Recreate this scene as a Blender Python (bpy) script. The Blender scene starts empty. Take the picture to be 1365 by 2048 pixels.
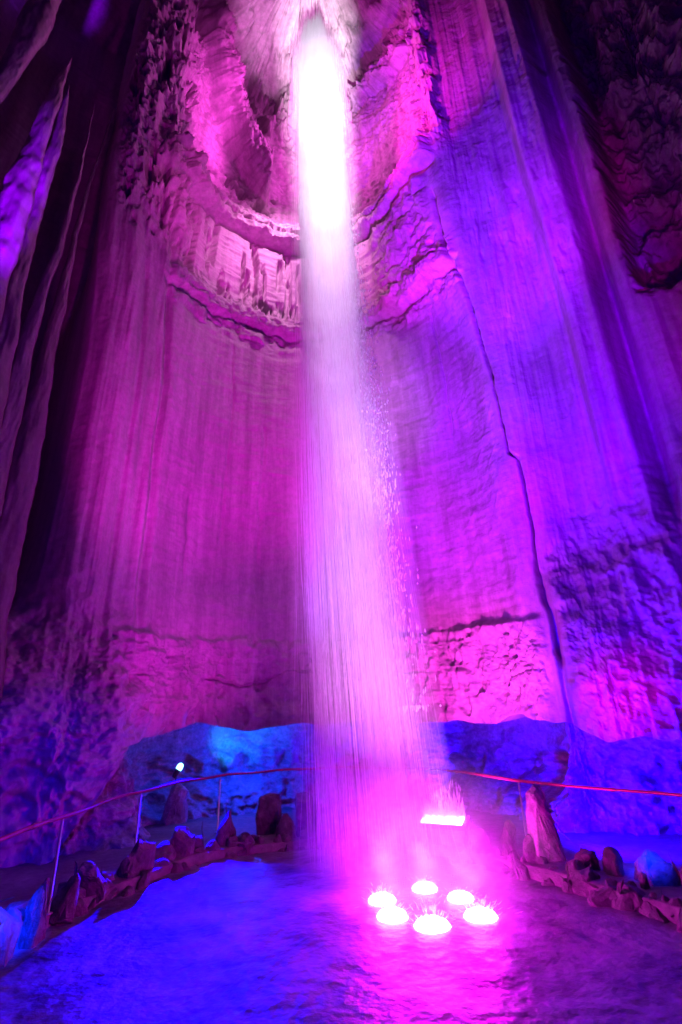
import bpy, bmesh, math, random
import numpy as np
from mathutils import Vector, Matrix

random.seed(7)
rng = np.random.default_rng(11)
R = math.radians
S = bpy.context.scene
COL = S.collection

# ---------------------------------------------------------------- camera
cam = bpy.data.objects.new('camera', bpy.data.cameras.new('camera'))
COL.objects.link(cam)
cam.data.sensor_fit = 'VERTICAL'; cam.data.sensor_height = 36; cam.data.lens = 36 * 1000 / 2048
cam.data.clip_start = 0.05; cam.data.clip_end = 300
cam.location = (0, 0, 1.9)
cam.rotation_euler = (Matrix.Rotation(R(90 + 22), 4, 'X') @ Matrix.Rotation(R(-1.6), 4, 'Z')).to_euler()
S.camera = cam

# ---------------------------------------------------------------- world: no daylight gets into the cave
W = bpy.data.worlds.new('World'); S.world = W; W.use_nodes = True
bgn = W.node_tree.nodes['Background']
bgn.inputs[0].default_value = (0.10, 0.0, 0.30, 1); bgn.inputs[1].default_value = 0.012

S.view_settings.view_transform = 'Standard'; S.view_settings.look = 'None'
S.view_settings.exposure = 0.0; S.view_settings.gamma = 1
S.render.engine = 'CYCLES'
S.cycles.use_denoising = True
S.cycles.max_bounces = 6; S.cycles.diffuse_bounces = 3; S.cycles.transparent_max_bounces = 16
S.cycles.volume_bounces = 0
S.cycles.sample_clamp_indirect = 4

# ---------------------------------------------------------------- cave lamps (coloured show lighting) and added unseen lights
def spot(name, loc, aim, col, power, size=60, blend=0.6, rad=0.15):
    l = bpy.data.lights.new(name, 'SPOT'); l.color = col; l.energy = power
    l.spot_size = R(size); l.spot_blend = blend; l.shadow_soft_size = rad
    o = bpy.data.objects.new(name, l); COL.objects.link(o); o.location = loc
    o.rotation_euler = (Vector(aim) - Vector(loc)).to_track_quat('-Z', 'Y').to_euler()
    return o
def point(name, loc, col, power, rad=0.1):
    l = bpy.data.lights.new(name, 'POINT'); l.color = col; l.energy = power; l.shadow_soft_size = rad
    o = bpy.data.objects.new(name, l); COL.objects.link(o); o.location = loc
    return o

WHITE = (1.0, 0.86, 1.0)
# falls: added unseen narrow beams from one point in front, white above and pale violet below
_bz = (0, 2, 4, 7, 10, 12.5, 15, 18, 22)          # height, strength and colour along the falls
_bk = (.20, .22, .25, .27, .44, 1.15, 1.75, 1.6, 1.35)
_bg = (.28, .36, .42, .46, .54, .68, .80, .82, .82); _br = (1, .95, .84, .80, .88, 1, 1, 1, 1)
_el = 7.0
while _el < 71:
    zc = 1.2 + 7.25 * math.tan(R(_el)); dd = 7.25 / math.cos(R(_el)); sz = 16.0 - 8.0 * min(1, max(0, _el) / 55)
    kk, gg, rr_ = (float(np.interp(zc, _bz, v)) for v in (_bk, _bg, _br))
    if zc < 20.6: spot('fall_beam', (0.15, 1.2, 1.2), (-.33 + .74 * min(1, max(0, (21.8 - zc) / 21.9)) ** 1.7 + .03, 8.45, zc), (rr_, gg, 1.0), 250 * dd * dd * kk * .58, sz, 1.0, .05)
    _el += sz * .33
spot('fall_cross_violet', (-2.6, 5.6, 0.5), (0.3, 8.5, 6.0), (0.42, 0.12, 1.0), 3800, 40, 1.0)
spot('fall_cross_pink', (2.4, 6.2, 0.3), (0.4, 8.4, 3.2), (1.0, 0.20, 1.0), 1500, 56, 1.0)
spot('spray_beam', (1.5, 2.6, 0.6), (1.0, 8.4, 6.5), (1.0, 0.62, 1.0), 4200, 19, 1.0)  # added unseen spot that brightens the loose drops
# open shaft above the rings
spot('shaft_pink_spot', (0.7, 6.8, 15.2), (-1.7, 10.4, 18.9), (1.0, 0.07, 0.82), 9000, 56, 1.0)
spot('shaft_right_spot', (-1.2, 6.6, 15.0), (1.6, 10.2, 18.6), (1.0, 0.02, 0.75), 5200, 74, 1.0)
spot('ring_pink_spot', (-0.6, 9.3, 17.6), (-1.0, 11.6, 15.6), (1.0, 0.36, 0.88), 2000, 110, 1.0)
spot('ring_left_spot', (-0.6, 6.4, 13.2), (-3.2, 10.2, 15.0), (1.0, 0.08, 0.72), 900, 60, 1.0)
spot('roof_white_spot', (-1.3, 7.6, 21.4), (-1.7, 10.8, 26.0), (1, 0.40, 0.95), 1500, 50, 1.0)
spot('rubble_pink_spot', (1.9, 5.0, 5.0), (1.9, 10.6, 14.0), (1.0, 0.02, 0.6), 5200, 22, 1.0)
point('shaft_fill', (-0.3, 9.9, 19.8), (1.0, 0.10, 0.85), 420, 0.3)  # added unseen fill, evens out the shaft interior
spot('left_base_spot', (-1.0, 7.0, 0.3), (-3.4, 10.8, 3.0), (1.0, 0.02, 0.6), 520, 40, 1.0)
# left: magenta wash of the amphitheatre wall
spot('left_magenta_spot', (-2.6, 5.0, 0.4), (-2.0, 11.0, 10.5), (0.95, 0.0, 0.80), 6400, 54, 1.0)
spot('left_low_spot', (-1.6, 6.0, 0.3), (-2.6, 11.0, 5.0), (0.80, 0.01, 0.95), 1100, 62, 1.0)
# right: violet wash
spot('right_violet_high', (2.0, 3.5, 0.5), (3.5, 8.9, 13.2), (0.17, 0.0, 1.0), 50000, 25, 1.0)
spot('right_violet_mid', (2.0, 3.5, 0.5), (4.2, 8.8, 7.5), (0.15, 0.0, 1.0), 18000, 36, 1.0)
spot('right_low_spot', (1.0, 4.2, 0.8), (4.7, 8.8, 4.0), (0.10, 0.0, 1.0), 3000, 44, 1.0)
spot('right_pink_spot', (1.9, 8.2, 0.4), (2.6, 10.4, 3.0), (1.0, 0.05, 0.85), 2200, 72, 1.0)
spot('boulder_pink_spot', (2.4, 5.2, 0.6), (4.5, 8.8, 2.1), (1.0, 0.0, 0.7), 1100, 24, 1.0)
spot('far_right_magenta_spot', (3.0, 2.0, 2.5), (5.7, 6.6, 7.8), (0.9, 0.0, 0.7), 900, 27, 1.0)
spot('stone_pink_fill', (1.7, 6.5, 0.35), (2.62, 8.05, 0.5), (1.0, 0.0, 0.7), 130, 32, 1.0)  # added unseen spot that brightens the tall stone in pink
spot('centre_violet_spot', (2.3, 5.0, 0.5), (1.9, 11.4, 8.0), (0.34, 0.0, 1.0), 10500, 44, 1.0)
spot('strip_magenta_spot', (1.0, 3.0, 3.0), (4.95, 7.9, 11.8), (1.0, 0.0, 0.75), 2600, 18, 1.0)
# far left drapery
spot('drapery_violet_spot', (-3.6, 4.6, 0.8), (-5.95, 6.4, 11.3), (0.26, 0.0, 1.0), 80000, 7.5, 1.0)
spot('drapery_dim_spot', (-0.8, 9.0, 0.6), (-6.0, 7.7, 9.5), (0.75, 0.0, 0.8), 110, 42, 1.0)
# low blue lamps of the path
spot('recess_cyan_lamp', (-3.3, 11.9, 0.98), (-2.75, 12.9, 1.4), (0.0, 0.34, 1.0), 260, 60, 1.0, .04)
point('recess_blue_lamp', (-2.2, 12.3, 1.2), (0.0, 0.03, 1.0), 170, 0.1)
spot('recess_blue_spot', (1.8, 12.2, 0.4), (1.2, 14, 1.2), (0.02, 0.0, 1.0), 1600, 140, 0.8)
spot('right_recess_spot', (3.2, 8.0, 0.35), (5.2, 9.6, 0.8), (0.01, 0.0, 1.0), 4200, 140, 0.8)
spot('pool_blue_spot', (-3.1, 10.3, 1.15), (-0.6, 5.4, -0.1), (0.0, 0.0, 1.0), 14000, 66, 1.0, 0.05)
spot('left_path_spot', (-2.0, 4.0, 2.6), (-4.7, 8.4, 0.7), (0.02, 0.0, 1.0), 1000, 46, 1.0)
spot('lower_left_lamp', (-2.3, 4.4, 1.5), (-3.4, 5.85, 0.15), (0.0, 0.012, 1.0), 8000, 20, 0.9)
spot('lower_right_lamp', (2.9, 5.7, 1.2), (3.5, 7.05, 0.2), (0.0, 0.012, 1.0), 4500, 15, 0.9)
point('cave_fill', (0.0, -1.0, 4.0), (0.10, 0.0, 1.0), 420, 1.0)  # added violet fill behind the camera, lifts the dark parts

# ---------------------------------------------------------------- helpers
def tag(o, label=None, cat=None, group=None, kind=None):
    if label: o['label'] = label
    if cat: o['category'] = cat
    if group: o['group'] = group
    if kind: o['kind'] = kind
    return o
def link(name, me, mat=None, parent=None):
    o = bpy.data.objects.new(name, me); COL.objects.link(o)
    if mat: me.materials.append(mat)
    if parent: o.parent = parent
    return o
def empty(name, loc=(0, 0, 0), rz=0):
    o = bpy.data.objects.new(name, None); COL.objects.link(o)
    o.location = loc; o.rotation_euler = (0, 0, rz); o.empty_display_size = 0.2
    return o
def bm_obj(name, bm, mat=None, parent=None, smooth=False):
    me = bpy.data.meshes.new(name); bm.to_mesh(me); bm.free()
    if smooth:
        me.polygons.foreach_set('use_smooth', [True] * len(me.polygons))
    return link(name, me, mat, parent)
def np_mesh(name, V, Q, smooth=True):
    me = bpy.data.meshes.new(name); V = np.ascontiguousarray(V, np.float32); Q = np.ascontiguousarray(Q, np.int32)
    k = Q.shape[1]
    me.vertices.add(len(V)); me.vertices.foreach_set('co', V.ravel())
    me.loops.add(Q.size); me.loops.foreach_set('vertex_index', Q.ravel())
    me.polygons.add(len(Q)); me.polygons.foreach_set('loop_start', np.arange(0, Q.size, k, dtype=np.int32))
    me.polygons.foreach_set('loop_total', np.full(len(Q), k, np.int32))
    me.polygons.foreach_set('use_smooth', np.full(len(Q), smooth, bool))
    me.update(calc_edges=True); me.validate()
    return me
def grid_quads(nr, nc):
    i = np.arange(nr * nc).reshape(nr, nc)
    return np.stack([i[:-1, :-1], i[:-1, 1:], i[1:, 1:], i[1:, :-1]], -1).reshape(-1, 4)
def sm(a, b, x):
    t = np.clip((x - a) / (b - a), 0, 1); return t * t * (3 - 2 * t)
def band(a, b, c, d, x): return sm(a, b, x) * (1 - sm(c, d, x))

_perm = rng.permutation(256); _perm = np.concatenate([_perm, _perm, _perm])
_val = rng.uniform(-1, 1, 256).astype(np.float32)
def vnoise(x, y, z):                      # smooth value noise in -1..1
    xi = np.floor(x).astype(np.int64); yi = np.floor(y).astype(np.int64); zi = np.floor(z).astype(np.int64)
    fx = (x - xi).astype(np.float32); fy = (y - yi).astype(np.float32); fz = (z - zi).astype(np.float32)
    fx = fx * fx * fx * (fx * (fx * 6 - 15) + 10); fy = fy * fy * fy * (fy * (fy * 6 - 15) + 10); fz = fz * fz * fz * (fz * (fz * 6 - 15) + 10)
    xi &= 255; yi &= 255; zi &= 255
    def h(a, b, c): return _val[_perm[_perm[_perm[(xi + a) & 255] + ((yi + b) & 255)] + ((zi + c) & 255)]]
    x00 = h(0, 0, 0) * (1 - fx) + h(1, 0, 0) * fx; x10 = h(0, 1, 0) * (1 - fx) + h(1, 1, 0) * fx
    x01 = h(0, 0, 1) * (1 - fx) + h(1, 0, 1) * fx; x11 = h(0, 1, 1) * (1 - fx) + h(1, 1, 1) * fx
    return (x00 * (1 - fy) + x10 * fy) * (1 - fz) + (x01 * (1 - fy) + x11 * fy) * fz
def fbm(x, y, z, o=4, g=0.5):
    t = 0; a = 1.0; f = 1.0; n = 0
    for k in range(o):
        t = t + a * vnoise(x * f + 17.3 * k, y * f + 5.1 * k, z * f - 9.7 * k); n += a; a *= g; f *= 2.03
    return t / n
def ridged(x, y, z, o=4):
    t = 0; a = 1.0; f = 1.0; n = 0
    for k in range(o):
        t = t + a * (1 - np.abs(vnoise(x * f + 3.3 * k, y * f + 11.1 * k, z * f - 4.7 * k)) * 2); n += a; a *= 0.5; f *= 2.1
    return t / n

# ---------------------------------------------------------------- materials
def nodes(name):
    m = bpy.data.materials.new(name); m.use_nodes = True
    nt = m.node_tree; return m, nt, nt.nodes['Principled BSDF']
def N(nt, t, **kw):
    n = nt.nodes.new(t)
    for k, v in kw.items(): setattr(n, k, v)
    return n
def rock_mat(name, c0, c1, c2, streak=(2.2, 2.2, 0.16), rough=(0.45, 0.8), bump=0.35, fine=9.0, spec=0.4, stain=0.5, strata=0.0):
    m, nt, b = nodes(name); L = nt.links
    tc = N(nt, 'ShaderNodeTexCoord')
    mp = N(nt, 'ShaderNodeMapping'); mp.inputs['Scale'].default_value = streak; L.new(tc.outputs['Object'], mp.inputs[0])
    n1 = N(nt, 'ShaderNodeTexNoise'); n1.inputs['Scale'].default_value = 1.6; n1.inputs['Detail'].default_value = 7; n1.inputs['Roughness'].default_value = 0.65
    L.new(mp.outputs[0], n1.inputs[0])
    cr = N(nt, 'ShaderNodeValToRGB'); e = cr.color_ramp.elements
    e[0].position = 0.30; e[0].color = (*c0, 1); e[1].position = 0.70; e[1].color = (*c2, 1)
    k = e.new(0.5); k.color = (*c1, 1)
    L.new(n1.outputs[0], cr.inputs[0])
    n2 = N(nt, 'ShaderNodeTexNoise'); n2.inputs['Scale'].default_value = fine; n2.inputs['Detail'].default_value = 8; n2.inputs['Roughness'].default_value = 0.7
    L.new(tc.outputs['Object'], n2.inputs[0])
    st = N(nt, 'ShaderNodeMapRange'); st.inputs[1].default_value = 0.3; st.inputs[2].default_value = 0.65; st.inputs[3].default_value = 1 - stain; st.inputs[4].default_value = 1
    L.new(n2.outputs[0], st.inputs[0])
    mx = N(nt, 'ShaderNodeMix', data_type='RGBA', blend_type='MULTIPLY'); mx.inputs[0].default_value = 1
    L.new(cr.outputs[0], mx.inputs[6]); L.new(st.outputs[0], mx.inputs[7])
    L.new(mx.outputs[2], b.inputs['Base Color'])
    rr = N(nt, 'ShaderNodeMapRange'); rr.inputs[3].default_value = rough[0]; rr.inputs[4].default_value = rough[1]
    L.new(n1.outputs[0], rr.inputs[0]); L.new(rr.outputs[0], b.inputs['Roughness'])
    b.inputs['Specular IOR Level'].default_value = spec
    ad = N(nt, 'ShaderNodeMath', operation='MULTIPLY_ADD'); ad.inputs[1].default_value = 0.6
    L.new(n1.outputs[0], ad.inputs[0]); L.new(n2.outputs[0], ad.inputs[2])
    if strata:
        m3 = N(nt, 'ShaderNodeMapping'); m3.inputs['Scale'].default_value = (1.0, 1.0, 11); L.new(tc.outputs['Object'], m3.inputs[0])
        n3 = N(nt, 'ShaderNodeTexNoise'); n3.inputs['Scale'].default_value = 1.3; n3.inputs['Detail'].default_value = 6; n3.inputs['Distortion'].default_value = .4
        L.new(m3.outputs[0], n3.inputs[0]); a3 = N(nt, 'ShaderNodeMath', operation='MULTIPLY_ADD'); a3.inputs[1].default_value = strata
        L.new(n3.outputs[0], a3.inputs[0]); L.new(ad.outputs[0], a3.inputs[2]); ad = a3
    bp = N(nt, 'ShaderNodeBump'); bp.inputs['Strength'].default_value = bump; bp.inputs['Distance'].default_value = 0.06
    L.new(ad.outputs[0], bp.inputs['Height']); L.new(bp.outputs[0], b.inputs['Normal'])
    return m
M_WALL = rock_mat('limestone', (0.26, 0.20, 0.22), (0.37, 0.29, 0.32), (0.48, 0.39, 0.42), bump=0.20, stain=0.28, fine=7, strata=0.7)  # mauve tint put into the colour to offset white light bouncing off the falls
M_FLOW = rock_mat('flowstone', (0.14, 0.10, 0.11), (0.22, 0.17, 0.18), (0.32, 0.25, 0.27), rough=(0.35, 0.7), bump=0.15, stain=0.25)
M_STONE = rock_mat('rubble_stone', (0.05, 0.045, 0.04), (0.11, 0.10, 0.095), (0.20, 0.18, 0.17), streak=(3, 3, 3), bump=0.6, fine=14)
M_PALE = rock_mat('pale_stone', (0.22, 0.18, 0.19), (0.34, 0.29, 0.30), (0.46, 0.40, 0.41), streak=(3, 3, 2), bump=0.6, fine=14)
M_FLOOR = rock_mat('cave_floor', (0.10, 0.09, 0.08), (0.17, 0.15, 0.14), (0.25, 0.22, 0.20), streak=(1, 1, 1), bump=0.5)

def metal_mat(name, col, rough=0.35):
    m, nt, b = nodes(name); L = nt.links
    b.inputs['Metallic'].default_value = 0.85
    tc = N(nt, 'ShaderNodeTexCoord'); n = N(nt, 'ShaderNodeTexNoise'); n.inputs['Scale'].default_value = 20; n.inputs['Detail'].default_value = 5
    L.new(tc.outputs['Object'], n.inputs[0])
    r = N(nt, 'ShaderNodeMapRange'); r.inputs[3].default_value = rough - 0.12; r.inputs[4].default_value = rough + 0.2
    L.new(n.outputs[0], r.inputs[0]); L.new(r.outputs[0], b.inputs['Roughness'])
    c = N(nt, 'ShaderNodeMix', data_type='RGBA'); c.inputs[6].default_value = (*[v * 0.7 for v in col], 1); c.inputs[7].default_value = (*col, 1)
    L.new(n.outputs[0], c.inputs[0]); L.new(c.outputs[2], b.inputs['Base Color'])
    return m
M_STEEL = metal_mat('rail_steel', (0.55, 0.53, 0.52))
M_RAIL = metal_mat('red_brown_rail', (0.45, 0.05, 0.14), 0.4)
M_BLACK = metal_mat('lamp_housing', (0.10, 0.10, 0.11), 0.5)
def emit_mat(name, col, s):
    m, nt, b = nodes(name); L = nt.links
    b.inputs['Base Color'].default_value = (*col, 1); b.inputs['Emission Color'].default_value = (*col, 1)
    tc = N(nt, 'ShaderNodeTexCoord'); n = N(nt, 'ShaderNodeTexVoronoi'); n.inputs['Scale'].default_value = 30
    L.new(tc.outputs['Object'], n.inputs[0])
    r = N(nt, 'ShaderNodeMapRange'); r.inputs[2].default_value = 0.6; r.inputs[3].default_value = s * 1.15; r.inputs[4].default_value = s * 0.85
    L.new(n.outputs['Distance'], r.inputs[0]); L.new(r.outputs[0], b.inputs['Emission Strength'])
    return m
M_LENS = emit_mat('pool_lamp_lens', (1.0, 0.72, 1.0), 12)
M_PANEL = emit_mat('flood_panel_lens', (1.0, 0.70, 1.0), 8)
M_CYAN = emit_mat('cyan_lamp_lens', (0.30, 1.0, 1.0), 5)

m, nt, b = nodes('falling_water'); L = nt.links
tl = N(nt, 'ShaderNodeBsdfTranslucent'); df = N(nt, 'ShaderNodeBsdfDiffuse'); mx = N(nt, 'ShaderNodeMixShader')
oi = N(nt, 'ShaderNodeTexCoord'); ns = N(nt, 'ShaderNodeTexNoise'); ns.inputs['Scale'].default_value = 6
cw = N(nt, 'ShaderNodeMix', data_type='RGBA'); cw.inputs[6].default_value = (0.82, 0.86, 0.9, 1); cw.inputs[7].default_value = (0.96, 0.97, 0.98, 1)
L.new(oi.outputs['Object'], ns.inputs[0]); L.new(ns.outputs[0], cw.inputs[0])
L.new(cw.outputs[2], tl.inputs[0]); L.new(cw.outputs[2], df.inputs[0]); mx.inputs[0].default_value = 0.5
L.new(tl.outputs[0], mx.inputs[1]); L.new(df.outputs[0], mx.inputs[2])
L.new(mx.outputs[0], nt.nodes['Material Output'].inputs[0]); nt.nodes.remove(b)
M_FALL = m

m, nt, b = nodes('pool_water'); L = nt.links
tc = N(nt, 'ShaderNodeTexCoord'); n1 = N(nt, 'ShaderNodeTexNoise'); n1.inputs['Scale'].default_value = 1.3; n1.inputs['Detail'].default_value = 8; n1.inputs['Roughness'].default_value = 0.68
L.new(tc.outputs['Object'], n1.inputs[0])
cr = N(nt, 'ShaderNodeValToRGB'); e = cr.color_ramp.elements
e[0].position = 0.35; e[0].color = (0.03, 0.035, 0.04, 1); e[1].position = 0.70; e[1].color = (0.22, 0.23, 0.25, 1)
L.new(n1.outputs[0], cr.inputs[0]); L.new(cr.outputs[0], b.inputs['Base Color'])
b.inputs['Roughness'].default_value = 0.46; b.inputs['Specular IOR Level'].default_value = 0.25
n2 = N(nt, 'ShaderNodeTexNoise'); n2.inputs['Scale'].default_value = 9; n2.inputs['Detail'].default_value = 6
L.new(tc.outputs['Object'], n2.inputs[0])
bp = N(nt, 'ShaderNodeBump'); bp.inputs['Strength'].default_value = 0.5; bp.inputs['Distance'].default_value = 0.05
L.new(n2.outputs[0], bp.inputs['Height']); L.new(bp.outputs[0], b.inputs['Normal'])
M_POOL = m

m = bpy.data.materials.new('spray_mist'); m.use_nodes = True; nt = m.node_tree; nt.nodes.remove(nt.nodes['Principled BSDF'])
v = N(nt, 'ShaderNodeVolumePrincipled'); v.inputs['Color'].default_value = (0.95, 0.95, 0.97, 1); v.inputs['Density'].default_value = 0.22
tc = N(nt, 'ShaderNodeTexCoord'); gr = N(nt, 'ShaderNodeTexGradient', gradient_type='QUADRATIC_SPHERE')
nz_ = N(nt, 'ShaderNodeTexNoise'); nz_.inputs['Scale'].default_value = 2.5; nz_.inputs['Detail'].default_value = 3
nt.links.new(tc.outputs['Object'], nz_.inputs[0]); nt.links.new(tc.outputs['Object'], gr.inputs[0])
ml = N(nt, 'ShaderNodeMath', operation='MULTIPLY'); ml2 = N(nt, 'ShaderNodeMath', operation='MULTIPLY'); ml2.inputs[1].default_value = 1.5
nt.links.new(gr.outputs['Fac'], ml.inputs[0]); nt.links.new(nz_.outputs[0], ml.inputs[1]); nt.links.new(ml.outputs[0], ml2.inputs[0]); nt.links.new(ml2.outputs[0], v.inputs['Density'])
nt.links.new(v.outputs[0], nt.nodes['Material Output'].inputs['Volume'])
M_MIST = m

# ---------------------------------------------------------------- the cave wall
LOW = np.array([(-9, -4), (-8.6, 1), (-7.5, 4.2), (-7.2, 6.0), (-6.7, 8.0), (-5.3, 9.25), (-4.2, 10.0), (-3.0, 11.4), (-.8, 12.0),
                (1.4, 11.6), (2.9, 10.6), (3.6, 9.5), (4.6, 9.0), (5.7, 8.2), (7.0, 7.0), (8.3, 4.8), (9, 1), (9.2, -4)], float)
HIGH = LOW.copy()
HIGH[5:15] = [(-5.55, 8.5), (-4.25, 9.1), (-3.1, 10.9), (-.8, 11.9), (1.1, 11.2), (2.1, 9.9), (2.75, 8.9), (3.9, 8.5), (5.3, 7.6), (6.6, 6.4)]
def catmull(P, u):
    P = np.vstack([2 * P[0] - P[1], P, 2 * P[-1] - P[-2]])
    i = np.clip(np.floor(u).astype(int), 0, len(P) - 4); t = (u - i)[:, None]
    a, b_, c, d = P[i], P[i + 1], P[i + 2], P[i + 3]
    return 0.5 * (2 * b_ + (c - a) * t + (2 * a - 5 * b_ + 4 * c - d) * t ** 2 + (3 * b_ - a - 3 * c + d) * t ** 3)
def lip_z(u): return 1.72 - 0.35 * sm(10.5, 12.5, u) - 0.25 * sm(6.9, 6.0, u) + 0.06 * np.sin(u * 3.1) + .05 * np.sin(u * 7.3 + 1) + .012 * np.sin(u * 19 + 2)

def build_wall():
    u = np.concatenate([np.linspace(0, 2.2, 40, endpoint=False), np.linspace(2.2, 14.6, 860, endpoint=False), np.linspace(14.6, 17, 40)])
    z = np.concatenate([np.linspace(0, 3.3, 170, endpoint=False), np.linspace(3.3, 14.0, 400, endpoint=False),
                        np.linspace(14.0, 23.0, 330, endpoint=False), np.linspace(23.0, 27, 50)])
    pl, ph = catmull(LOW, u), catmull(HIGH, u)
    U, Zn = np.meshgrid(u, z)
    t = sm(9.0, 16.5, Zn)[..., None]
    P = pl[None] * (1 - t) + ph[None] * t
    # lower rows run along the lip and back under it (0..1 of zn): remap zn<1.0 to the underside
    lip = lip_z(U)
    Z = np.where(Zn < 1.0, lip + 0.0, lip + (Zn - 1.0) * (3.3 - lip) / 2.3)
    Z = np.where(Zn > 3.3, Zn, Z)
    k = np.clip(1 - Zn, 0, 1)
    outside = 1 - band(5.0, 6.2, 14.2, 14.6, U)
    Z = np.where(Zn < 1, Z - outside * k * (lip + .4), Z)
    d = np.gradient(P, axis=1); nrm = np.stack([d[..., 1], -d[..., 0]], -1); nrm /= np.linalg.norm(nrm, axis=-1, keepdims=True) + 1e-9
    X, Y = P[..., 0], P[..., 1]
    D = np.zeros_like(Z)
    # --- general relief
    D += 0.16 * fbm(X * .6, Y * .6, Z * .35, 3)
    flute = fbm(X * 2.4, Y * 2.4, Z * .09 + .3, 4)
    hor = fbm(X * .7, Y * .7, Z * 5.0, 4)
    rough = fbm(X * 2.2, Y * 2.2, Z * 2.2, 5, .6)
    nod = ridged(X * 2.6, Y * 2.6, Z * 1.3, 4)
    fine = fbm(X * 5, Y * 5, Z * 5, 4, .6)
    mid = band(5.8, 6.2, 10.7, 11.0, U)
    left = band(4.6, 5.0, 6.0, 6.3, U)
    right = sm(11.0, 11.4, U)
    main = mid * band(3.5, 3.8, 12.5, 13.0, Z)
    D += main * (0.020 * hor + 0.025 * flute)
    # curved slanting scars on the main wall
    sl = fbm(X * 1.1, Y * 1.1, Z * 3.2 - (U - 8.2) ** 2 * 1.4, 4)
    D += main * 0.035 * np.where(sl > .25, sl - .25, 0)
    D += left * (0.14 * flute + 0.06 * fbm(X * 6, Y * 6, Z * .12, 3))
    D += right * (0.12 * flute + 0.045 * fbm(X * 7, Y * 7, Z * .10, 3))
    # inner corner groove and the flank's edge
    D -= 0.16 * np.exp(-((U - 6.02 - .03 * fbm(Z * .5, Z * 0, Z * 0 + 2, 2)) / .05) ** 2) * band(2.0, 4, 13, 15, Z)
    D -= 0.10 * np.exp(-((U - 5.55) / .06) ** 2) * band(2.0, 4, 15, 17, Z)
    D += 0.35 * band(4.75, 5.0, 5.3, 5.75, U) * sm(2.5, 4.5, Z)
    # thin vertical joints
    for uj, z0, z1 in ((7.05, 5.5, 11.8), (7.45, 4.5, 9.5), (6.6, 4.3, 7.0), (9.9, 8, 12)):
        D -= 0.045 * np.exp(-((U - uj - .06 * fbm(Z * .9, Z * 0 + uj, Z * 0, 3)) / .016) ** 2) * band(z0, z0 + .4, z1 - .4, z1, Z)
    # left alcove behind the draperies
    D -= 3.0 * band(1.6, 2.2, 4.45, 4.8, U) * sm(3.0, 6.5, Z)
    D += 0.25 * band(2.0, 2.5, 4.6, 5.0, U) * fbm(X * 1.3, Y * 1.3, Z * .2, 3)
    # base band: proud, blocky
    base = band(5.4, 6.0, 10.9, 11.15, U) * (1 - sm(3.45 + .12 * 0, 3.6, Z + .16 * fbm(X * 1.3, Y * 1.3, X * 0, 4)))
    D += base * (0.13 + sm(.0, .5, Z - lip) * 0.15 * rough + sm(.0, .5, Z - lip) * 0.10 * (nod - .4) + 0.05 * fbm(X * 6, Y * 6, Z * 5, 4) - .10 * sm(.2, .4, fbm(X * 4, Y * 4, Z * 2, 3)))
    edge = Z - 3.52 + .16 * fbm(X * 1.3, Y * 1.3, X * 0, 4)
    D += mid * 0.04 * sm(-.02, .06, edge) * (1 - sm(.3, 1.4, edge))
    D += band(2.0, 3.0, 5.6, 6.2, U) * (1 - sm(2.5, 5.5, Z)) * (.10 * rough + .08 * fine + .05 * (nod - .4))
    slant = Z + .55 * (X + 5.0)
    D += band(2.2, 3.2, 5.6, 6.2, U) * (1 - sm(1.6, 2.4, Z)) * (.35 * fbm(X * .8, Y * .8, slant * 2.2, 4) + .12 * fine + .15 * rough)
    # cracks in the base band
    ck = np.abs(Z - 2.7 - .35 * fbm(X * .9, Y * .9, X * 0 + 7, 4))
    D -= mid * 0.10 * np.exp(-(ck / .025) ** 2) * sm(-.1, .3, fbm(X * .8, Y * .8, X * 0 + 3, 2))
    # foot of the left flank flows outward
    D += 0.9 * band(3.0, 4.6, 5.6, 6.4, U) * (1 - sm(1.2, 4.2, Z)) + 0.12 * band(3, 4.2, 6.2, 7, U) * (1 - sm(3.0, 4.6, Z)) * rough
    # second ring (z about 12.8)
    z2 = 12.5 + .16 * fbm(X * 1.2, Y * 1.2, X * 0 + 1, 4) + .05 * fbm(X * 5, Y * 5, X * 0, 3)
    e2 = Z - z2
    D += mid * (0.20 * sm(-.03, .03, e2 + .04 * fine) * (1 - sm(.25, .9, e2)) - .10 * np.exp(-((e2 + .08) / .07) ** 2))
    D += mid * band(-.9, -.2, .5, .9, e2) * (.12 * rough + .12 * fine + .05 * hor)
    D += mid * 0.14 * sm(-.55, -.5, e2) * (1 - sm(-.35, -.1, e2)) * sm(.0, .2, fbm(X * 1.5, Y * 1.5, X * 0 + 5, 3))
    # between the rings: drip pits on the left, rubble on the right
    bt = band(12.9, 13.3, 15.4, 15.8, Z)
    pit = fbm(X * 7, Y * 7, Z * .55, 3)
    D -= bt * band(5.4, 5.9, 7.9, 8.3, U) * 0.28 * sm(.10, .30, pit)
    D += bt * band(5.8, 6.2, 10, 10.6, U) * .05 * fbm(X * .8, Y * .8, Z * 6, 4)
    D += band(12.3, 13.0, 15.4, 15.9, Z) * band(8.9, 9.3, 10.3, 10.75, U) * (.10 + .42 * np.abs(fbm(X * 1.5, Y * 1.5, Z * 1.5, 5)) * 1.2)
    # first ring (z about 16.3): a stack of broken beds, open shaft set back above
    z1 = 15.85 + .12 * fbm(X * 1.1, Y * 1.1, X * 0 + 4, 4)
    e1 = Z - z1
    ring = band(5.75, 6.1, 10.8, 11.05, U)
    eb = e1 + .05 * rough + .05 * fine
    D += ring * 0.36 * sm(-.03, .03, eb) * (1 - sm(.26, .30, eb))
    D += ring * 0.27 * sm(.27, .30, eb) * (1 - sm(.36, .40, eb))
    D += ring * 0.40 * sm(.38, .41, eb) * (1 - sm(.52, .56, eb))
    D += ring * 0.20 * sm(.54, .57, eb) * (1 - sm(.80, .86, eb))
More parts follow.
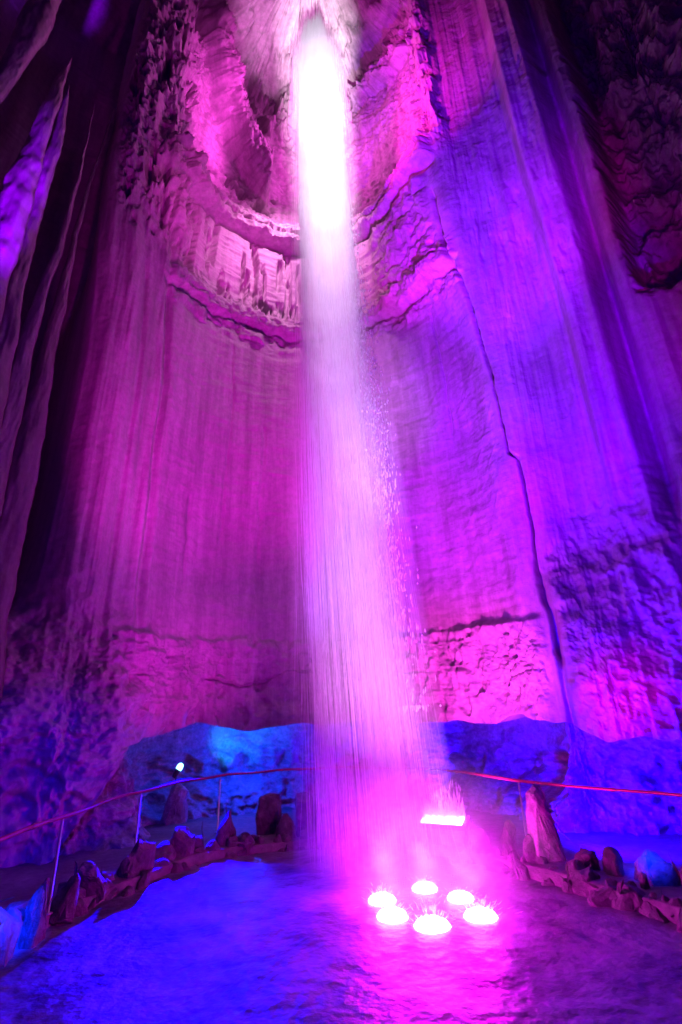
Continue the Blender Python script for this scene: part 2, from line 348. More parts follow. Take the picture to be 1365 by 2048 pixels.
    D += ring * band(-.1, .0, .9, 1.1, e1) * (.16 * rough + .12 * fine)
    D -= ring * 0.20 * np.exp(-((e1 + .12) / .08) ** 2)
    up = ring * sm(.85, 1.2, e1)
    D -= up * (0.36 - .1 * sm(20, 23, Z))
    D += up * .14 * fine
    D += up * (.20 * fbm(X * 1.1, Y * 1.1, Z * 1.1, 4) + .07 * fbm(X * 1.2, Y * 1.2, Z * 4 + U * 3.0, 4))
    D -= up * band(5.9, 6.2, 7.3, 7.7, U) * band(16.8, 17.2, 18.6, 19.0, Z) * .5 * sm(0, .3, rough)
    # rope-like rims of the shaft
    rim = band(4.9, 5.3, 6.1, 6.5, U) * sm(12.8, 15.0, Z)
    D += rim * (.16 + .38 * (nod - .45) + .22 * rough + .12 * fbm(X * 6, Y * 6, Z * 3, 4))
    hole = fbm(X * 4.2, Y * 4.2, Z * 1.2, 3)
    D -= rim * .55 * sm(.18, .36, hole)
    rimr = band(10.55, 10.8, 11.1, 11.4, U) * sm(15.6, 17.0, Z)
    D += rimr * (.22 + .30 * (nod - .45) + .18 * rough)
    # tongue of flowstone on the left of the shaft, beds on the right
    zc = 24.0 - (U - 6.2) * 4.3
    dt = Z - zc + .12 * rough
    prof = np.sqrt(np.clip(1 - (dt / 1.05) ** 2, 0, 1))
    D += prof * 1.05 * (1 - sm(7.38, 7.48, U + .05 * rough)) * sm(5.9, 6.3, U) * (1 + .20 * fbm(U * 1.2, U * 0, dt * 5, 5))
    D -= .15 * band(1.05, 1.15, 1.9, 2.6, dt) * band(6.3, 6.6, 7.5, 7.9, U)
    D += prof * sm(5.9, 6.3, U) * (1 - sm(7.4, 7.5, U)) * .10 * fine
    zb = 22.7 - (U - 9.0) * .55
    db = Z - zb
    D += 0.45 * sm(-.06, .02, db + .12 * rough) * (1 - sm(.35, .6, db)) * band(8.7, 8.9, 10.3, 10.6, U)
    D += band(6.8, 7.1, 8.4, 8.9, U) * sm(21, 22, Z) * (.75 * ridged(X * 1.5 + Z * .4, Y * 1.5, Z * .8 + U * 2.5, 4) + .2 * rough - .3)
    # the roof closes over the shaft
    # --- crack at the right of the amphitheatre
    uc = 11.02 - .30 * sm(6.8, 14.5, Z) + .05 * fbm(Z * .9, Z * 0, Z * 0 + 9, 4) + .03 * fbm(Z * 4.5, Z * 0, Z * 0 + 3, 4) + .16 * sm(7.0, 6.75, Z) + .10 * sm(4.4, 3.0, Z)
    cw_ = .022 + .03 * sm(4.8, 4.0, Z) + .02 * sm(8, 11, Z)
    D -= .30 * np.exp(-((U - uc) / cw_) ** 2) * sm(2.4, 3.0, Z) * (1 - sm(14.2, 15.0, Z))
    D += .10 * sm(0, .05, U - uc) * (1 - sm(.05, .9, U - uc)) * sm(2.4, 3.2, Z) * (1 - sm(13.5, 15, Z))
    # right wall: rough foot, boulder, blocky pits, the step to the far right
    ft = sm(11.15, 11.5, U) * (1 - sm(3.8, 6.2, Z - .5 * (U - 11.5) + 1.0 * rough * .5))
    D += ft * (.12 + .22 * rough + .14 * (nod - .4))
    bd = np.exp(-(((U - 11.9) / .65) ** 2 + ((Z - 2.4) / 1.1) ** 2) ** 2)
    D += bd * .45
    D -= .22 * np.exp(-((U - 11.28) / .05) ** 2) * (1 - sm(2.8, 3.6, Z))
    blot = fbm(X * 2.5, Y * 2.5, Z * .8, 4)
    D -= right * band(6.5, 8, 17, 19, Z) * .025 * sm(.2, .4, blot)
    D += .30 * band(12.4, 12.55, 12.85, 13.0, U) * sm(5, 7, Z)
    D -= .35 * np.exp(-((U - 13.08) / .08) ** 2) * sm(4, 6, Z)
    D -= 1.0 * sm(13.32, 13.5, U + .08 * rough) * sm(9.3, 10.5, Z + .5 * rough)
    D += sm(13.3, 13.6, U) * (.45 * rough + .3 * (nod - .4)) * sm(9.6, 10.2, Z)
    D += .05 * rough * sm(14, 16, Z) + .012 * fbm(X * 9, Y * 9, Z * 9, 3)
    P = P + nrm * D[..., None]
    # underside of the lip: rows with zn<1 run back into the rock
    und = k * 3.2 * band(5.9, 6.7, 14.2, 14.6, U)
    P = P - nrm * und[..., None]
    Z = Z + np.where(Zn < 1, (.35 * k + .10 * rough * sm(0, .2, k)) * band(5.6, 6.6, 13, 14, U), 0)
    # slanting ledges low on the left
    # roof
    c = np.array([-0.3, 8.2])
    s = (sm(24.4, 26.8, Z) * .97)[..., None] * band(4.5, 5.5, 11.2, 12, U)[..., None]
    P = P * (1 - s) + c * s
    s2 = (sm(25.0, 27, Z) * .97)[..., None] * (1 - band(4.5, 5.5, 11.2, 12, U))[..., None]
    P = P * (1 - s2) + c * s2
    rf = sm(21.8, 23.2, Z) * band(6.0, 6.8, 10.3, 10.9, U)
    rx, ry = P[..., 0], P[..., 1]
    kn = .55 * ridged(rx * 1.3 + 3, ry * 1.3, Z * 1.3, 5) + .30 * fbm(rx * 4, ry * 4, Z * 4, 4, .6) - .25
    P = P + (nrm * (kn * rf)[..., None]); Z = Z - .35 * kn * rf
    V = np.concatenate([P, Z[..., None]], -1).reshape(-1, 3)
    return np_mesh('cave_wall', V, grid_quads(len(z), len(u))[:, ::-1])
tag(link('cave_wall', build_wall(), M_WALL), 'towering limestone wall of the cavern washed in magenta and violet light', kind='structure')

# back of the undercut along the path
def build_recess():
    u = np.linspace(5.2, 14.6, 620); z = np.linspace(-.4, 2.6, 170)
    pl = catmull(LOW, u); d = np.gradient(pl, axis=0); n = np.stack([d[:, 1], -d[:, 0]], -1); n /= np.linalg.norm(n, axis=1, keepdims=True)
    U, Zg = np.meshgrid(u, z)
    off = 0.25 + 1.5 * band(6.0, 6.8, 10.0, 11.0, U) + .75 * sm(10.2, 11.2, U) - .2
    P = np.repeat(pl[None], len(z), 0); X, Y = P[..., 0], P[..., 1]
    r = fbm(X * 1.8, Y * 1.8, Zg * 1.8, 5, .6)
    nd = ridged(X * 1.5, Y * 1.5, Zg * 1.3, 4)
    lowr = sm(1.45, .8, Zg)
    D = -off + .16 * r + (.45 * (nd - .35) + .30 * fbm(X * 4, Y * 4, Zg * 4, 4, .6)) * lowr + 1.15 * sm(1.0, -.3, Zg) * (1 - .6 * sm(10.3, 11.5, U)) + .10 * sm(10.5, 11.5, U) * fbm(X * 5, Y * 5, Zg * 5, 4)
    P = P + n[None] * D[..., None]
    return np_mesh('recess_wall', np.concatenate([P, Zg[..., None]], -1).reshape(-1, 3), grid_quads(len(z), len(u))[:, ::-1])
tag(link('recess_wall', build_recess(), M_PALE), 'rough undercut rock behind the path lit blue', kind='structure')

# ---------------------------------------------------------------- floor, path and pool
EDGE = np.array([(-3.0, 1.0), (-3.5, 3.0), (-3.55, 5.0), (-3.3, 6.3), (-2.9, 7.5), (-2.2, 8.95), (-.9, 9.55), (.75, 9.4), (1.95, 8.25), (2.75, 7.0), (3.25, 6.1), (3.6, 4.6), (3.6, 3.0), (3.0, 1.0)], float)
def edge_pt(t):                           # t in 0..13
    return catmull(EDGE, np.atleast_1d(np.asarray(t, float)))
bm = bmesh.new()
g = [bm.verts.new((x, y, -.5)) for x, y in ((-40, -40), (40, -40), (40, 40), (-40, 40))]
bm.faces.new(g)
tag(bm_obj('ground', bm, M_FLOOR), 'dark cave floor', kind='structure')
def build_path():
    t = np.linspace(0, 13, 240); e = edge_pt(t); d = np.gradient(e, axis=0); n = np.stack([-d[:, 1], d[:, 0]], -1); n /= np.linalg.norm(n, axis=1, keepdims=True)
    k = np.concatenate([np.linspace(0, 1.6, 20), np.linspace(2, 7, 8)])
    # fan outward from the pool's middle, so that the strip never folds
    c = np.array([0.0, 5.2]); o = e - c; ol = np.linalg.norm(o, axis=1, keepdims=True); o = o / ol
    P = e[None] + o[None] * k[:, None, None]
    Zg = 0.03 * fbm(P[..., 0] * 1.5, P[..., 1] * 1.5, P[..., 0] * 0, 4)
    V = np.concatenate([P, Zg[..., None]], -1)
    skirt = V[:1].copy(); skirt[..., 2] = -.5
    V = np.concatenate([skirt, V], 0)
    return np_mesh('path', V.reshape(-1, 3), grid_quads(V.shape[0], V.shape[1]))
tag(link('path', build_path(), M_FLOOR), 'trodden path round the pool', kind='structure')
def build_pool():
    x = np.linspace(-4.2, 4.2, 340); y = np.linspace(.5, 10.2, 380); X, Y = np.meshgrid(x, y)
    r = np.hypot(X - .6, Y - 7.6)
    Zg = -.12 + .018 * fbm(X * 3, Y * 3, X * 0, 4) + .03 * np.exp(-(r / .9) ** 2) * fbm(X * 7, Y * 7, X * 0, 3)
    return np_mesh('pool_water', np.stack([X, Y, Zg], -1).reshape(-1, 3), grid_quads(len(y), len(x)))
tag(link('pool_water', build_pool(), M_POOL), 'churned plunge pool under the falls', kind='structure')

# ---------------------------------------------------------------- waterfall
def tubes(paths, sides=4):
    Vs, Qs = [], []; base = 0
    ang = np.arange(sides) * 2 * np.pi / sides
    for P, rad in paths:
        n = len(P); ring = np.stack([np.cos(ang), np.sin(ang), ang * 0], -1)
        V = P[:, None, :] + ring[None] * rad[:, None, None]
        Vs.append(V.reshape(-1, 3))
        i = np.arange(n * sides).reshape(n, sides); j = np.roll(i, -1, 1)
        Qs.append(np.stack([i[:-1], j[:-1], j[1:], i[1:]], -1).reshape(-1, 4) + base); base += n * sides
    return np.concatenate(Vs), np.concatenate(Qs)
def fall_xy(a, b_, z):                     # a across -1..1, b depth -1..1
    t = np.clip((21.8 - z) / 21.9, 0, 1)
    cx = -.33 + .74 * t ** 1.7; hw = .62 + .38 * t
    cy = 8.55 - .2 * t; hd = .18 + .30 * t
    return cx + hw * a, cy + hd * b_
WF = empty('waterfall', (0.45, 8.35, -.1))
tag(WF, 'tall white waterfall plunging from the roof into the lit pool', 'waterfall')
def strands(n, rr, lens, mix, top=True, zr=(1, 18)):
    out = []
    for i in range(n):
        m_ = mix[rng.integers(len(mix))]
        a = float(rng.normal(m_[0], m_[1])); b_ = rng.uniform(-1, 1)
        if abs(a) > 1.08: continue
        if top:
            z0 = 21.9 - 1.9 * min(1.2, abs(a + .1) ** 1.4) - abs(rng.normal(0, .7)) + .25 * math.sin(a * 9); z1 = max(-.12, z0 - rng.uniform(*lens))
        else:
            z0 = rng.uniform(*zr); z1 = max(-.12, z0 - rng.uniform(*lens))
        if abs(a) > .8: z1 = max(z1, z0 - rng.uniform(1, 4))
        k = max(4, int((z0 - z1) / .9)); z = np.linspace(z0, z1, k)
        wob = a + rng.normal(0, .06) * np.linspace(0, 1, k) ** 2 + .012 * np.sin(z * rng.uniform(.4, 1.2) + rng.uniform(0, 6)) * np.linspace(0, 1, k)
        x, y = fall_xy(wob, b_, z)
        r = rng.uniform(*rr) * (1 + .3 * np.sin(z * 3 + rng.uniform(0, 6)))
        r[-1] *= .1
        if not top: r[0] *= .1
        out.append((np.stack([x - WF.location.x, y - WF.location.y, z - WF.location.z], -1), r))
    return out
core = [(0, .40), (.05, .58), (-.2, .5)]
low = [(-.66, .16), (-.4, .3), (.30, .18), (.45, .24), (.1, .55), (.0, .6), (-.8, .1)]
pp = strands(2300, (.001, .0021), (4, 12), core) + strands(600, (.001, .002), (12, 24), core) \
   + strands(2600, (.0006, .0013), (1.5, 7), low, False) + strands(1500, (.0007, .0014), (1.5, 5), [(.3, .2), (.3, .5)], False, (.5, 8))
link('stream', np_mesh('stream', *tubes(pp, 3)), M_FALL, WF)
mv = bpy.data.materials.new('falls_halo_mist'); mv.use_nodes = True; nt = mv.node_tree; nt.nodes.remove(nt.nodes['Principled BSDF'])
vs = N(nt, 'ShaderNodeVolumeScatter'); vs.inputs['Color'].default_value = (0.96, 0.96, 0.98, 1); vs.inputs['Density'].default_value = 0.11; vs.inputs['Anisotropy'].default_value = -.2
nt.links.new(vs.outputs[0], nt.nodes['Material Output'].inputs['Volume'])
for wd in (.80, 1.22):  # added mist columns that imitate a soft glow round the falls
    zz = np.linspace(-.05, 21.6, 40); an = np.arange(28) * 2 * np.pi / 28
    bmm = bmesh.new(); prev = None
    for z_ in zz:
        top_ = math.sqrt(max(.02, 1 - max(0, (z_ - 19.6) / 2.0) ** 2))
        ring_ = []
        for a_ in an:
            x_, y_ = fall_xy(math.cos(a_) * wd * top_, math.sin(a_) * wd * top_ * 1.5, z_)
            ring_.append(bmm.verts.new((x_ - WF.location.x, y_ - WF.location.y, z_ - WF.location.z)))
        if prev:
            for q in range(28): bmm.faces.new((prev[q], prev[(q + 1) % 28], ring_[(q + 1) % 28], ring_[q]))
        else: bmm.faces.new(ring_[::-1])
        prev = ring_
    bmm.faces.new(prev)
    mo = bm_obj('halo_veil', bmm, mv, WF, True); mo['kind'] = 'stuff'
# loose drops on the right of the stream
dr = []
for i in range(1500):
    z0 = float(np.clip(rng.normal(7.0, 2.6), 2.0, 13.0)); a = rng.normal(.70, .14) + rng.exponential(.06)
    ln = rng.uniform(.02, .12); x, y = fall_xy(np.array(a), rng.uniform(-1.2, 1.2), np.array(z0)); r0 = rng.uniform(.005, .013)
    zz = np.array([0, -.3, -.7, -1]) * ln + z0
    dr.append((np.stack([np.full(4, x - WF.location.x), np.full(4, y - WF.location.y), zz - WF.location.z], -1), np.array([.1, 1, 1, .1]) * r0))
so = link('spray', np_mesh('spray', *tubes(dr)), M_FALL, WF); so['kind'] = 'stuff'

# ---------------------------------------------------------------- lamps in the pool
def lathe(prof, seg=24):
    bm = bmesh.new(); rings = []
    for r, z in prof:
        rings.append([bm.verts.new((r * math.cos(2 * math.pi * k / seg), r * math.sin(2 * math.pi * k / seg), z)) for k in range(seg)])
    for a, b_ in zip(rings, rings[1:]):
        for k in range(seg): bm.faces.new((a[k], a[(k + 1) % seg], b_[(k + 1) % seg], b_[k]))
    bm.faces.new(rings[-1]); bm.faces.new(rings[0][::-1])
    return bm
LAMPS = [((.35, 7.03), 'left rear, just under the edge of the falling water'), ((.43, 6.56), 'at the left front of the ring'),
         ((.89, 7.37), 'farthest back, directly under the falling water'), ((.81, 6.29), 'nearest and largest, front centre of the ring'),
         ((1.25, 7.01), 'right rear, smallest of the ring'), ((1.35, 6.49), 'rightmost of the ring')]
for i, ((x, y), where) in enumerate(LAMPS):
    o = empty('pool_light', (x, y, -.20))
    tag(o, 'glowing round white pool lamp ' + where, 'pool light', 'pool lamps in a ring under the falls')
    o.scale = ((.95,) * 3, (1.0,) * 3, (.92,) * 3, (1.12,) * 3, (.90,) * 3, (1.06,) * 3)[i]
    o.location.z += (.03, .02, .04, 0, .04, .01)[i]
    bm_obj('housing', lathe([(.08, -.25), (.11, -.2), (.12, -.02), (.13, .03), (.13, .055), (.125, .06)]), M_BLACK, o, True)
    bm_obj('lens', lathe([(.165, .058), (.167, .075), (.14, .105), (.08, .13), (.01, .136)]), M_LENS, o, True)
    sp_ = []
    ss_ = (1.0, .7, .8, 1.25, .6, 1.1)[i]
    for q in range(110):
        an = rng.uniform(0, 6.283); rr_ = abs(rng.normal(0, .12)); h0 = abs(rng.normal(0, .07 * ss_)) * math.exp(-rr_ * 3); ln = rng.uniform(.008, .04) * ss_; r0 = rng.uniform(.004, .010)
        dx_ = math.cos(an) * rr_; dy_ = math.sin(an) * rr_; f_ = np.array([0, .3, .7, 1])
        sp_.append((np.stack([dx_ * (1 + .25 * f_), dy_ * (1 + .25 * f_), .09 + h0 + ln * f_], -1), np.array([.2, 1, .8, .1]) * r0))
    sl = link('splash', np_mesh('splash', *tubes(sp_)), M_FALL, o); sl['kind'] = 'stuff'
    spot('pool_lamp_beam', (x, y, .10), (x * .5 + .1, 8.3, 9), (1.0, 0.30, 1.0), 120, 70, .9, .1)
    point('pool_lamp_glow', (x, y, .28), (1.0, 0.0, 0.95), 85, .12)
bm = bmesh.new(); bmesh.ops.create_uvsphere(bm, u_segments=32, v_segments=16, radius=1)
mo = tag(bm_obj('mist', bm, M_MIST, None, True), 'fine pink spray hanging over the pool lamps', kind='stuff')
mo.location = (.80, 7.0, .1); mo.scale = (1.7, 1.7, 1.5)

# ---------------------------------------------------------------- flood panel behind the falls
def box(bm, cx, cy, cz, sx, sy, sz, rot=None):
    r = bmesh.ops.create_cube(bm, size=1); vs = r['verts']
    bmesh.ops.scale(bm, vec=(sx, sy, sz), verts=vs)
    if rot: bmesh.ops.rotate(bm, cent=(0, 0, 0), matrix=rot, verts=vs)
    bmesh.ops.translate(bm, vec=(cx, cy, cz), verts=vs); return vs
fp = empty('flood_light', (1.42, 8.65, 0.0), R(-26))
tag(fp, 'bright rectangular flood lamp tilted up at the edge of the pool', 'floodlight')
tilt = Matrix.Rotation(R(15), 3, 'X')
bm = bmesh.new(); box(bm, 0, 0, 0, .74, .28, .07); bmesh.ops.bevel(bm, geom=bm.edges[:], offset=.008, segments=2, affect='EDGES')
bmesh.ops.rotate(bm, cent=(0, 0, 0), matrix=tilt, verts=bm.verts); bmesh.ops.translate(bm, vec=(0, 0, .36), verts=bm.verts)
bm_obj('housing', bm, M_BLACK, fp)
bm = bmesh.new(); box(bm, -.03, 0, .042, .62, .24, .012); bmesh.ops.rotate(bm, cent=(0, 0, 0), matrix=tilt, verts=bm.verts); bmesh.ops.translate(bm, vec=(0, 0, .36), verts=bm.verts)
bm_obj('lens', bm, M_PANEL, fp)
bm = bmesh.new(); box(bm, .335, 0, .05, .03, .27, .03); bmesh.ops.rotate(bm, cent=(0, 0, 0), matrix=tilt, verts=bm.verts); bmesh.ops.translate(bm, vec=(0, 0, .36), verts=bm.verts)
bm_obj('end_bar', bm, M_STEEL, fp)
for sx in (-.3, .3):
    bm = bmesh.new(); box(bm, sx, .02, .05, .04, .05, .56); bm_obj('leg', bm, M_BLACK, fp)
sp_ = []
for q in range(900):  # droplets added above the panel to imitate its upward glow rays
    xq = rng.uniform(-.34, .30); h0 = abs(rng.normal(0, .14)); ln = rng.uniform(.03, .14); r0 = rng.uniform(.002, .005); f_ = np.array([0, .3, .7, 1])
    sp_.append((np.stack([xq + 0 * f_, rng.uniform(-.12, .12) + 0 * f_, .40 + h0 + ln * f_], -1), np.array([.2, 1, .8, .1]) * r0))
sl = link('splash', np_mesh('splash', *tubes(sp_)), M_FALL, fp); sl['kind'] = 'stuff'
spot('flood_beam', (1.40, 8.6, .5), (1.2, 8.3, 6), (1.0, .40, 1.0), 420, 60, .9, .15)

# ---------------------------------------------------------------- lamp under the arch
lp = empty('wall_lamp', (-3.5, 11.4, -.02))
tag(lp, 'small glaring cyan spot lamp at the left of the undercut', 'lamp')
ax = Vector((.45, .2, .85)).normalized(); q = ax.to_track_quat('Z', 'Y').to_matrix()
bm = lathe([(.03, -.10), (.045, -.08), (.05, .05), (.055, .06)]); bmesh.ops.rotate(bm, cent=(0, 0, 0), matrix=q, verts=bm.verts); bmesh.ops.translate(bm, vec=(0, 0, .9), verts=bm.verts)
bm_obj('housing', bm, M_BLACK, lp, True)
bm = lathe([(.058, .061), (.062, .12), (.05, .17), (.02, .19), (.005, .192)]); bmesh.ops.rotate(bm, cent=(0, 0, 0), matrix=q, verts=bm.verts); bmesh.ops.translate(bm, vec=(0, 0, .9), verts=bm.verts)
bm_obj('lens', bm, M_CYAN, lp, True)
bm = bmesh.new(); box(bm, 0, 0, .72, .025, .025, .28); bm_obj('stake', bm, M_BLACK, lp)

# ---------------------------------------------------------------- handrail
RAIL = np.array([(-3.2, 4.2), (-3.25, 5.4), (-3.25, 6.6), (-3.15, 8.3), (-2.5, 10.2), (-1.0, 11.2), (.6, 11.1), (1.8, 10.1), (2.55, 8.5), (3.25, 7.5), (3.93, 6.77), (4.6, 5.6)], float)
hr = empty('handrail', (0, 8, 0)); tag(hr, 'thin steel handrail on posts curving round the back of the pool', 'railing')
t = np.linspace(0, 11, 160); e = catmull(RAIL, t)
def pipe(P, r, sides=10):
    P = np.asarray(P, float); T = np.gradient(P, axis=0); T /= np.linalg.norm(T, axis=1, keepdims=True)
    up_ = np.array([0, 0, 1.0]); A = np.cross(T, up_); A /= np.linalg.norm(A, axis=1, keepdims=True); B = np.cross(A, T)
    an = np.arange(sides) * 2 * np.pi / sides
    V = P[:, None] + r * (A[:, None] * np.cos(an)[None, :, None] + B[:, None] * np.sin(an)[None, :, None])
    i = np.arange(len(P) * sides).reshape(len(P), sides); j = np.roll(i, -1, 1)
    return V.reshape(-1, 3), np.stack([i[:-1], j[:-1], j[1:], i[1:]], -1).reshape(-1, 4)
link('rail', np_mesh('rail', *pipe(np.column_stack([e[:, 0], e[:, 1] - 8, .9 + .008 * np.sin(e[:, 0] * 5 + e[:, 1] * 3)]), .021)), M_RAIL, hr)
for tp in (1.5, 2.6, 3.7, 5.0, 7.0, 9.2):
    jt = catmull(RAIL, np.linspace(tp - .03, tp + .03, 4))
    link('joint', np_mesh('joint', *pipe(np.column_stack([jt[:, 0], jt[:, 1] - 8, .9 + .008 * np.sin(jt[:, 0] * 5 + jt[:, 1] * 3)]), .027)), M_RAIL, hr)
for tp in (.97, 1.95, 3.1, 4.12, 6.0, 8.0, 10.35):
    x, y = catmull(RAIL, np.array([tp]))[0]
    bm = lathe([(.05, 0), (.05, .012), (.016, .014), (.015, .885)], 12)
    bmesh.ops.translate(bm, vec=(x, y - 8, 0), verts=bm.verts)
    bm_obj('post', bm, M_STEEL, hr, True)

# ---------------------------------------------------------------- stones round the pool
def stone_mesh(w, d, h, seed, top=.55, n=16, rough=.06):
    r = random.Random(seed); bm = bmesh.new()
    for k in range(n):
        z = r.random(); s = 1 - (1 - top) * z
        a = r.uniform(0, 6.283); rad = r.uniform(.8, 1.0)
        bm.verts.new((w / 2 * s * rad * math.cos(a), d / 2 * s * rad * math.sin(a), z * h))
    for k in range(4):
        a = k * 1.571 + r.uniform(.4, 1.1)
        bm.verts.new((w / 2 * math.cos(a), d / 2 * math.sin(a), 0))
    bm.verts.new((r.uniform(-.25, .25) * w * top, r.uniform(-.2, .2) * d * top, h))
    res = bmesh.ops.convex_hull(bm, input=bm.verts)
    bmesh.ops.delete(bm, geom=[v for v in bm.verts if not v.link_faces], context='VERTS')
    bmesh.ops.bevel(bm, geom=bm.edges[:], offset=min(w, d, h) * .05, segments=1, affect='EDGES')
    bmesh.ops.triangulate(bm, faces=bm.faces[:])
    bmesh.ops.subdivide_edges(bm, edges=bm.edges[:], cuts=2, use_grid_fill=True)
    sc = rough * min(1, (w + d + h) / 1.2)
    P = np.array([v.co[:] for v in bm.verts]) + seed * 3.7
    dn = fbm(P[:, 0] * 6, P[:, 1] * 6, P[:, 2] * 6, 4); dm = fbm(P[:, 0] * 6 + 40, P[:, 1] * 6, P[:, 2] * 6, 4); dk = fbm(P[:, 0] * 6, P[:, 1] * 6 + 40, P[:, 2] * 6, 3)
    for v, a, b_, c in zip(bm.verts, dn, dm, dk): v.co += Vector((a, b_, c)) * sc
    me = bpy.data.meshes.new('stone'); bm.to_mesh(me); bm.free(); return me
def stone(name, loc, w, d, h, seed, label, group=None, mat=None, rz=0, tilt=(0, 0), top=.55, cat='stone', n=16):
    o = link(name, stone_mesh(w, d, h, seed, top, n), mat or M_STONE); o.location = loc; o.rotation_euler = (tilt[0], tilt[1], rz)
    return tag(o, label, cat, group)
# courses of small rubble
k = 0
tt = 2.2
while tt < 10.9:
    for row in range(3):
        if row == 2 and random.random() < .55: continue
        x, y = edge_pt(tt + random.uniform(-.06, .06))[0]
        c = Vector((x, y)) - Vector((0, 5.2)); c.normalize()
        sc = random.choice((.6, .8, 1, 1, 1.25, 1.6)); w = random.uniform(.20, .34) * sc; h = random.uniform(.14, .26) * (.6 + .4 * sc)
        o_ = (0, .14, .30)[row] + random.uniform(-.05, .05)
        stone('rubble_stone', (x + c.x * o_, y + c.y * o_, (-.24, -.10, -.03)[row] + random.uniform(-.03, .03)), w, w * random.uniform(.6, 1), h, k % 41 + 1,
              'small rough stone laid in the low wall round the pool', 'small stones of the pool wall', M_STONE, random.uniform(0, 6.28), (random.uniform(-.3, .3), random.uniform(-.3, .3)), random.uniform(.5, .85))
        k += 1
    tt += random.uniform(.12, .22)
G = 'upright stones on the pool wall'
stone('boulder', (-3.5, 11.42, -.2), .62, .5, .90, 61, 'blue lit rock carrying the small cyan lamp behind the rail', None, M_PALE, .4, (0, .1), .6, 'boulder', 22)
stone('standing_stone', (2.66, 8.05, -.1), .56, .40, 1.0, 31, 'tallest pointed upright stone lit pink, right of the falls', G, M_PALE, .3, (.05, -.10), .52, n=30)
stone('standing_stone', (2.22, 8.35, -.1), .36, .26, .56, 32, 'dark leaning slab with a red lit edge, just left of the tall pink stone', G, M_STONE, .9, (0, .40), .55)
stone('standing_stone', (2.40, 8.0, -.1), .22, .20, .44, 33, 'narrow violet stone touching the foot of the tall pink stone', G, M_STONE, .1, (.1, .1), .7)
stone('standing_stone', (1.95, 8.6, -.1), .36, .28, .46, 34, 'dark magenta lit slab right of the flood lamp', G, M_STONE, .2, (.1, -.25), .6)
stone('standing_stone', (2.98, 7.62, -.1), .44, .32, .36, 35, 'dark broad stone right of the tall pink stone', G, M_STONE, .5, (.2, .2), .75)
stone('standing_stone', (3.20, 7.35, -.1), .38, .3, .38, 36, 'dark leaning stone left of the blue lit boulder', G, M_STONE, 1.5, (.2, .4), .65)
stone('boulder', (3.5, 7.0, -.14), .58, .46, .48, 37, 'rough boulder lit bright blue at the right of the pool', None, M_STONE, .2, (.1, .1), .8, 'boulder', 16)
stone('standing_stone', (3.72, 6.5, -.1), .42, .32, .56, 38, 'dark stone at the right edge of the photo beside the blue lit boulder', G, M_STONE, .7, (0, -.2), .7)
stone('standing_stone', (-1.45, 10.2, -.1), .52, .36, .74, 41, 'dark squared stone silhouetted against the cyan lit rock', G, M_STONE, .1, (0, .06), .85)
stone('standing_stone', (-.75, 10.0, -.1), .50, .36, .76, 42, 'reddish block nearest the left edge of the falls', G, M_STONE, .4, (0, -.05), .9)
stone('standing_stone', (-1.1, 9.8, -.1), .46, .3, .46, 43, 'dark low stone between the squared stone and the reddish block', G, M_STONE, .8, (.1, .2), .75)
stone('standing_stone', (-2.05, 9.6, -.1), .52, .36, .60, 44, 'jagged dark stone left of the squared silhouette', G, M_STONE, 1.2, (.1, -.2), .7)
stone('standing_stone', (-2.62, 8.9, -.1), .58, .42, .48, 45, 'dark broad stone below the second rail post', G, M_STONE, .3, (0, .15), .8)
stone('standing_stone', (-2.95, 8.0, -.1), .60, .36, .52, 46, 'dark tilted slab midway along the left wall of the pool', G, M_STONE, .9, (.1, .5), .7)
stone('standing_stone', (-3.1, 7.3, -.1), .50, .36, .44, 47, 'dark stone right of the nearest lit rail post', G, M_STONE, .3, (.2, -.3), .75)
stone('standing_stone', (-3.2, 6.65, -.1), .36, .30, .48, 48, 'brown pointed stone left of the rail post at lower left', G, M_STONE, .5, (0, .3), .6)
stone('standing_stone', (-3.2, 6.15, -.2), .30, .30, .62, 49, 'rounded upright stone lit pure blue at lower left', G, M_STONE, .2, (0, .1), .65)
stone('boulder', (-3.45, 5.75, -.25), .66, .6, .52, 50, 'large smooth boulder glowing bright blue at the lower left corner', None, M_STONE, .2, (0, .15), .85, 'boulder', 24)

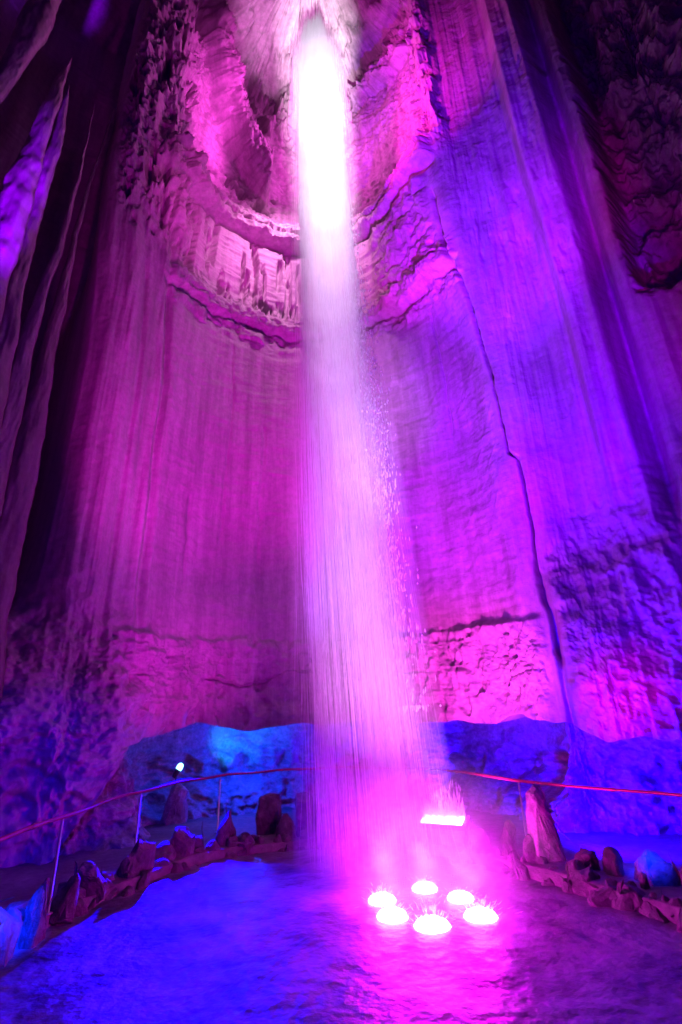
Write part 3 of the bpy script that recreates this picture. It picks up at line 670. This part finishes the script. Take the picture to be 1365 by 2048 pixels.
# ---------------------------------------------------------------- draperies on the far left
def drapery(y, pts, seed, label):
    pts = np.array(pts)[::-1]; nz, nu = 200, 26
    z = np.linspace(pts[0, 1], pts[-1, 1], nz); s = np.linspace(0, 1, nu)
    xa = np.interp(z, pts[:, 1], pts[:, 0]); wa = np.interp(z, pts[:, 1], pts[:, 2])
    ker = np.ones(15) / 15
    xa = np.convolve(np.pad(xa, 7, 'edge'), ker, 'valid'); wa = np.convolve(np.pad(wa, 7, 'edge'), ker, 'valid')
    Zg, Sg = np.meshgrid(z, s, indexing='ij')
    w = wa[:, None] * (1 + .22 * fbm(Zg * .8 + seed, Zg * 0, Zg * 0, 4)) * (1 - .95 * sm(pts[-1, 1] - .8, pts[-1, 1], Zg))
    a = (Sg - .5) * 2
    face = R(38); dx, dy = math.cos(face), math.sin(face); nx, ny = dy, -dx
    jog = .09 * fbm(Zg * .8, Zg * 0 + seed, Zg * 0, 5, .6)
    cx = xa[:, None] + jog; cy = y + .1 * fbm(Zg * .3, Zg * 0 + seed + 5, Zg * 0, 3)
    W_ = w * (.62 if seed in (3, 4) else .80)
    bul = np.sqrt(np.clip(1 - a * a, 0, 1)) * (.04 + W_ * .28)
    bul = bul + .05 * fbm(Sg * W_ * 5 + seed, Zg * .25, Zg * 0, 3) + .07 * fbm(Sg * W_ * 5 + seed, Zg * 1.8, Zg * 0 + 3, 5, .6)
    F = np.stack([cx + dx * a * W_ / 2 + nx * bul, cy + dy * a * W_ / 2 + ny * bul, Zg], -1)
    B = np.stack([cx + dx * a * W_ / 2 - nx * .25 * (1 - a * a), cy + dy * a * W_ / 2 - ny * .25 * (1 - a * a), Zg], -1)[:, ::-1]
    V = np.concatenate([F, B[:, 1:-1]], 1); m_ = V.shape[1]
    i = np.arange(nz * m_).reshape(nz, m_); j = np.roll(i, -1, 1)
    Q = np.stack([i[:-1], j[:-1], j[1:], i[1:]], -1).reshape(-1, 4)
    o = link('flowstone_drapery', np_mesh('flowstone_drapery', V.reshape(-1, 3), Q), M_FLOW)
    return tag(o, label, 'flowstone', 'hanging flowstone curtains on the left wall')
drapery(6.4, [(-5.64, 15.46, .11), (-5.81, 14.03, .31), (-5.85, 12.82, .45), (-5.92, 10.94, .61), (-5.94, 9.42, .7), (-5.88, 7.47, .88), (-5.75, .3, 1.7)], 1,
        'broad curtain of flowstone lit bright violet at the far left')
drapery(7.0, [(-6.03, 15.63, .09), (-5.99, 14.17, .24), (-5.92, 12.38, .38), (-5.98, 10.91, .40), (-5.93, 8.87, .44), (-5.88, 7.33, .6), (-5.84, .3, 1.3)], 2,
        'dim magenta curtain of flowstone just right of the bright violet one')
drapery(7.6, [(-5.84, 16.16, .04), (-5.76, 14.5, .09), (-5.7, 13.25, .14), (-5.73, 11.64, .19), (-5.81, 10.18, .3), (-5.87, 8.47, .43), (-5.89, 7.02, .63), (-5.88, .3, 1.5)], 3,
        'thin dark purple curtain of flowstone between black gaps, left of a similar one')
drapery(8.2, [(-5.8, 17.26, .04), (-5.79, 16.3, .06), (-5.83, 14.89, .12), (-5.88, 13.24, .18), (-5.9, 11.98, .2), (-5.93, 10.82, .33), (-5.93, 8.98, .49), (-5.87, 7.41, .68), (-5.83, .3, 1.6)], 4,
        'thin purple curtain of flowstone between two black gaps, next to the main wall')
drapery(5.6, [(-5.78, 19.0, .65), (-5.96, 14.75, .6), (-6.2, 12.79, .4), (-6.4, 11.0, .2)], 5,
        'dark purple curtain of flowstone at the top left corner')
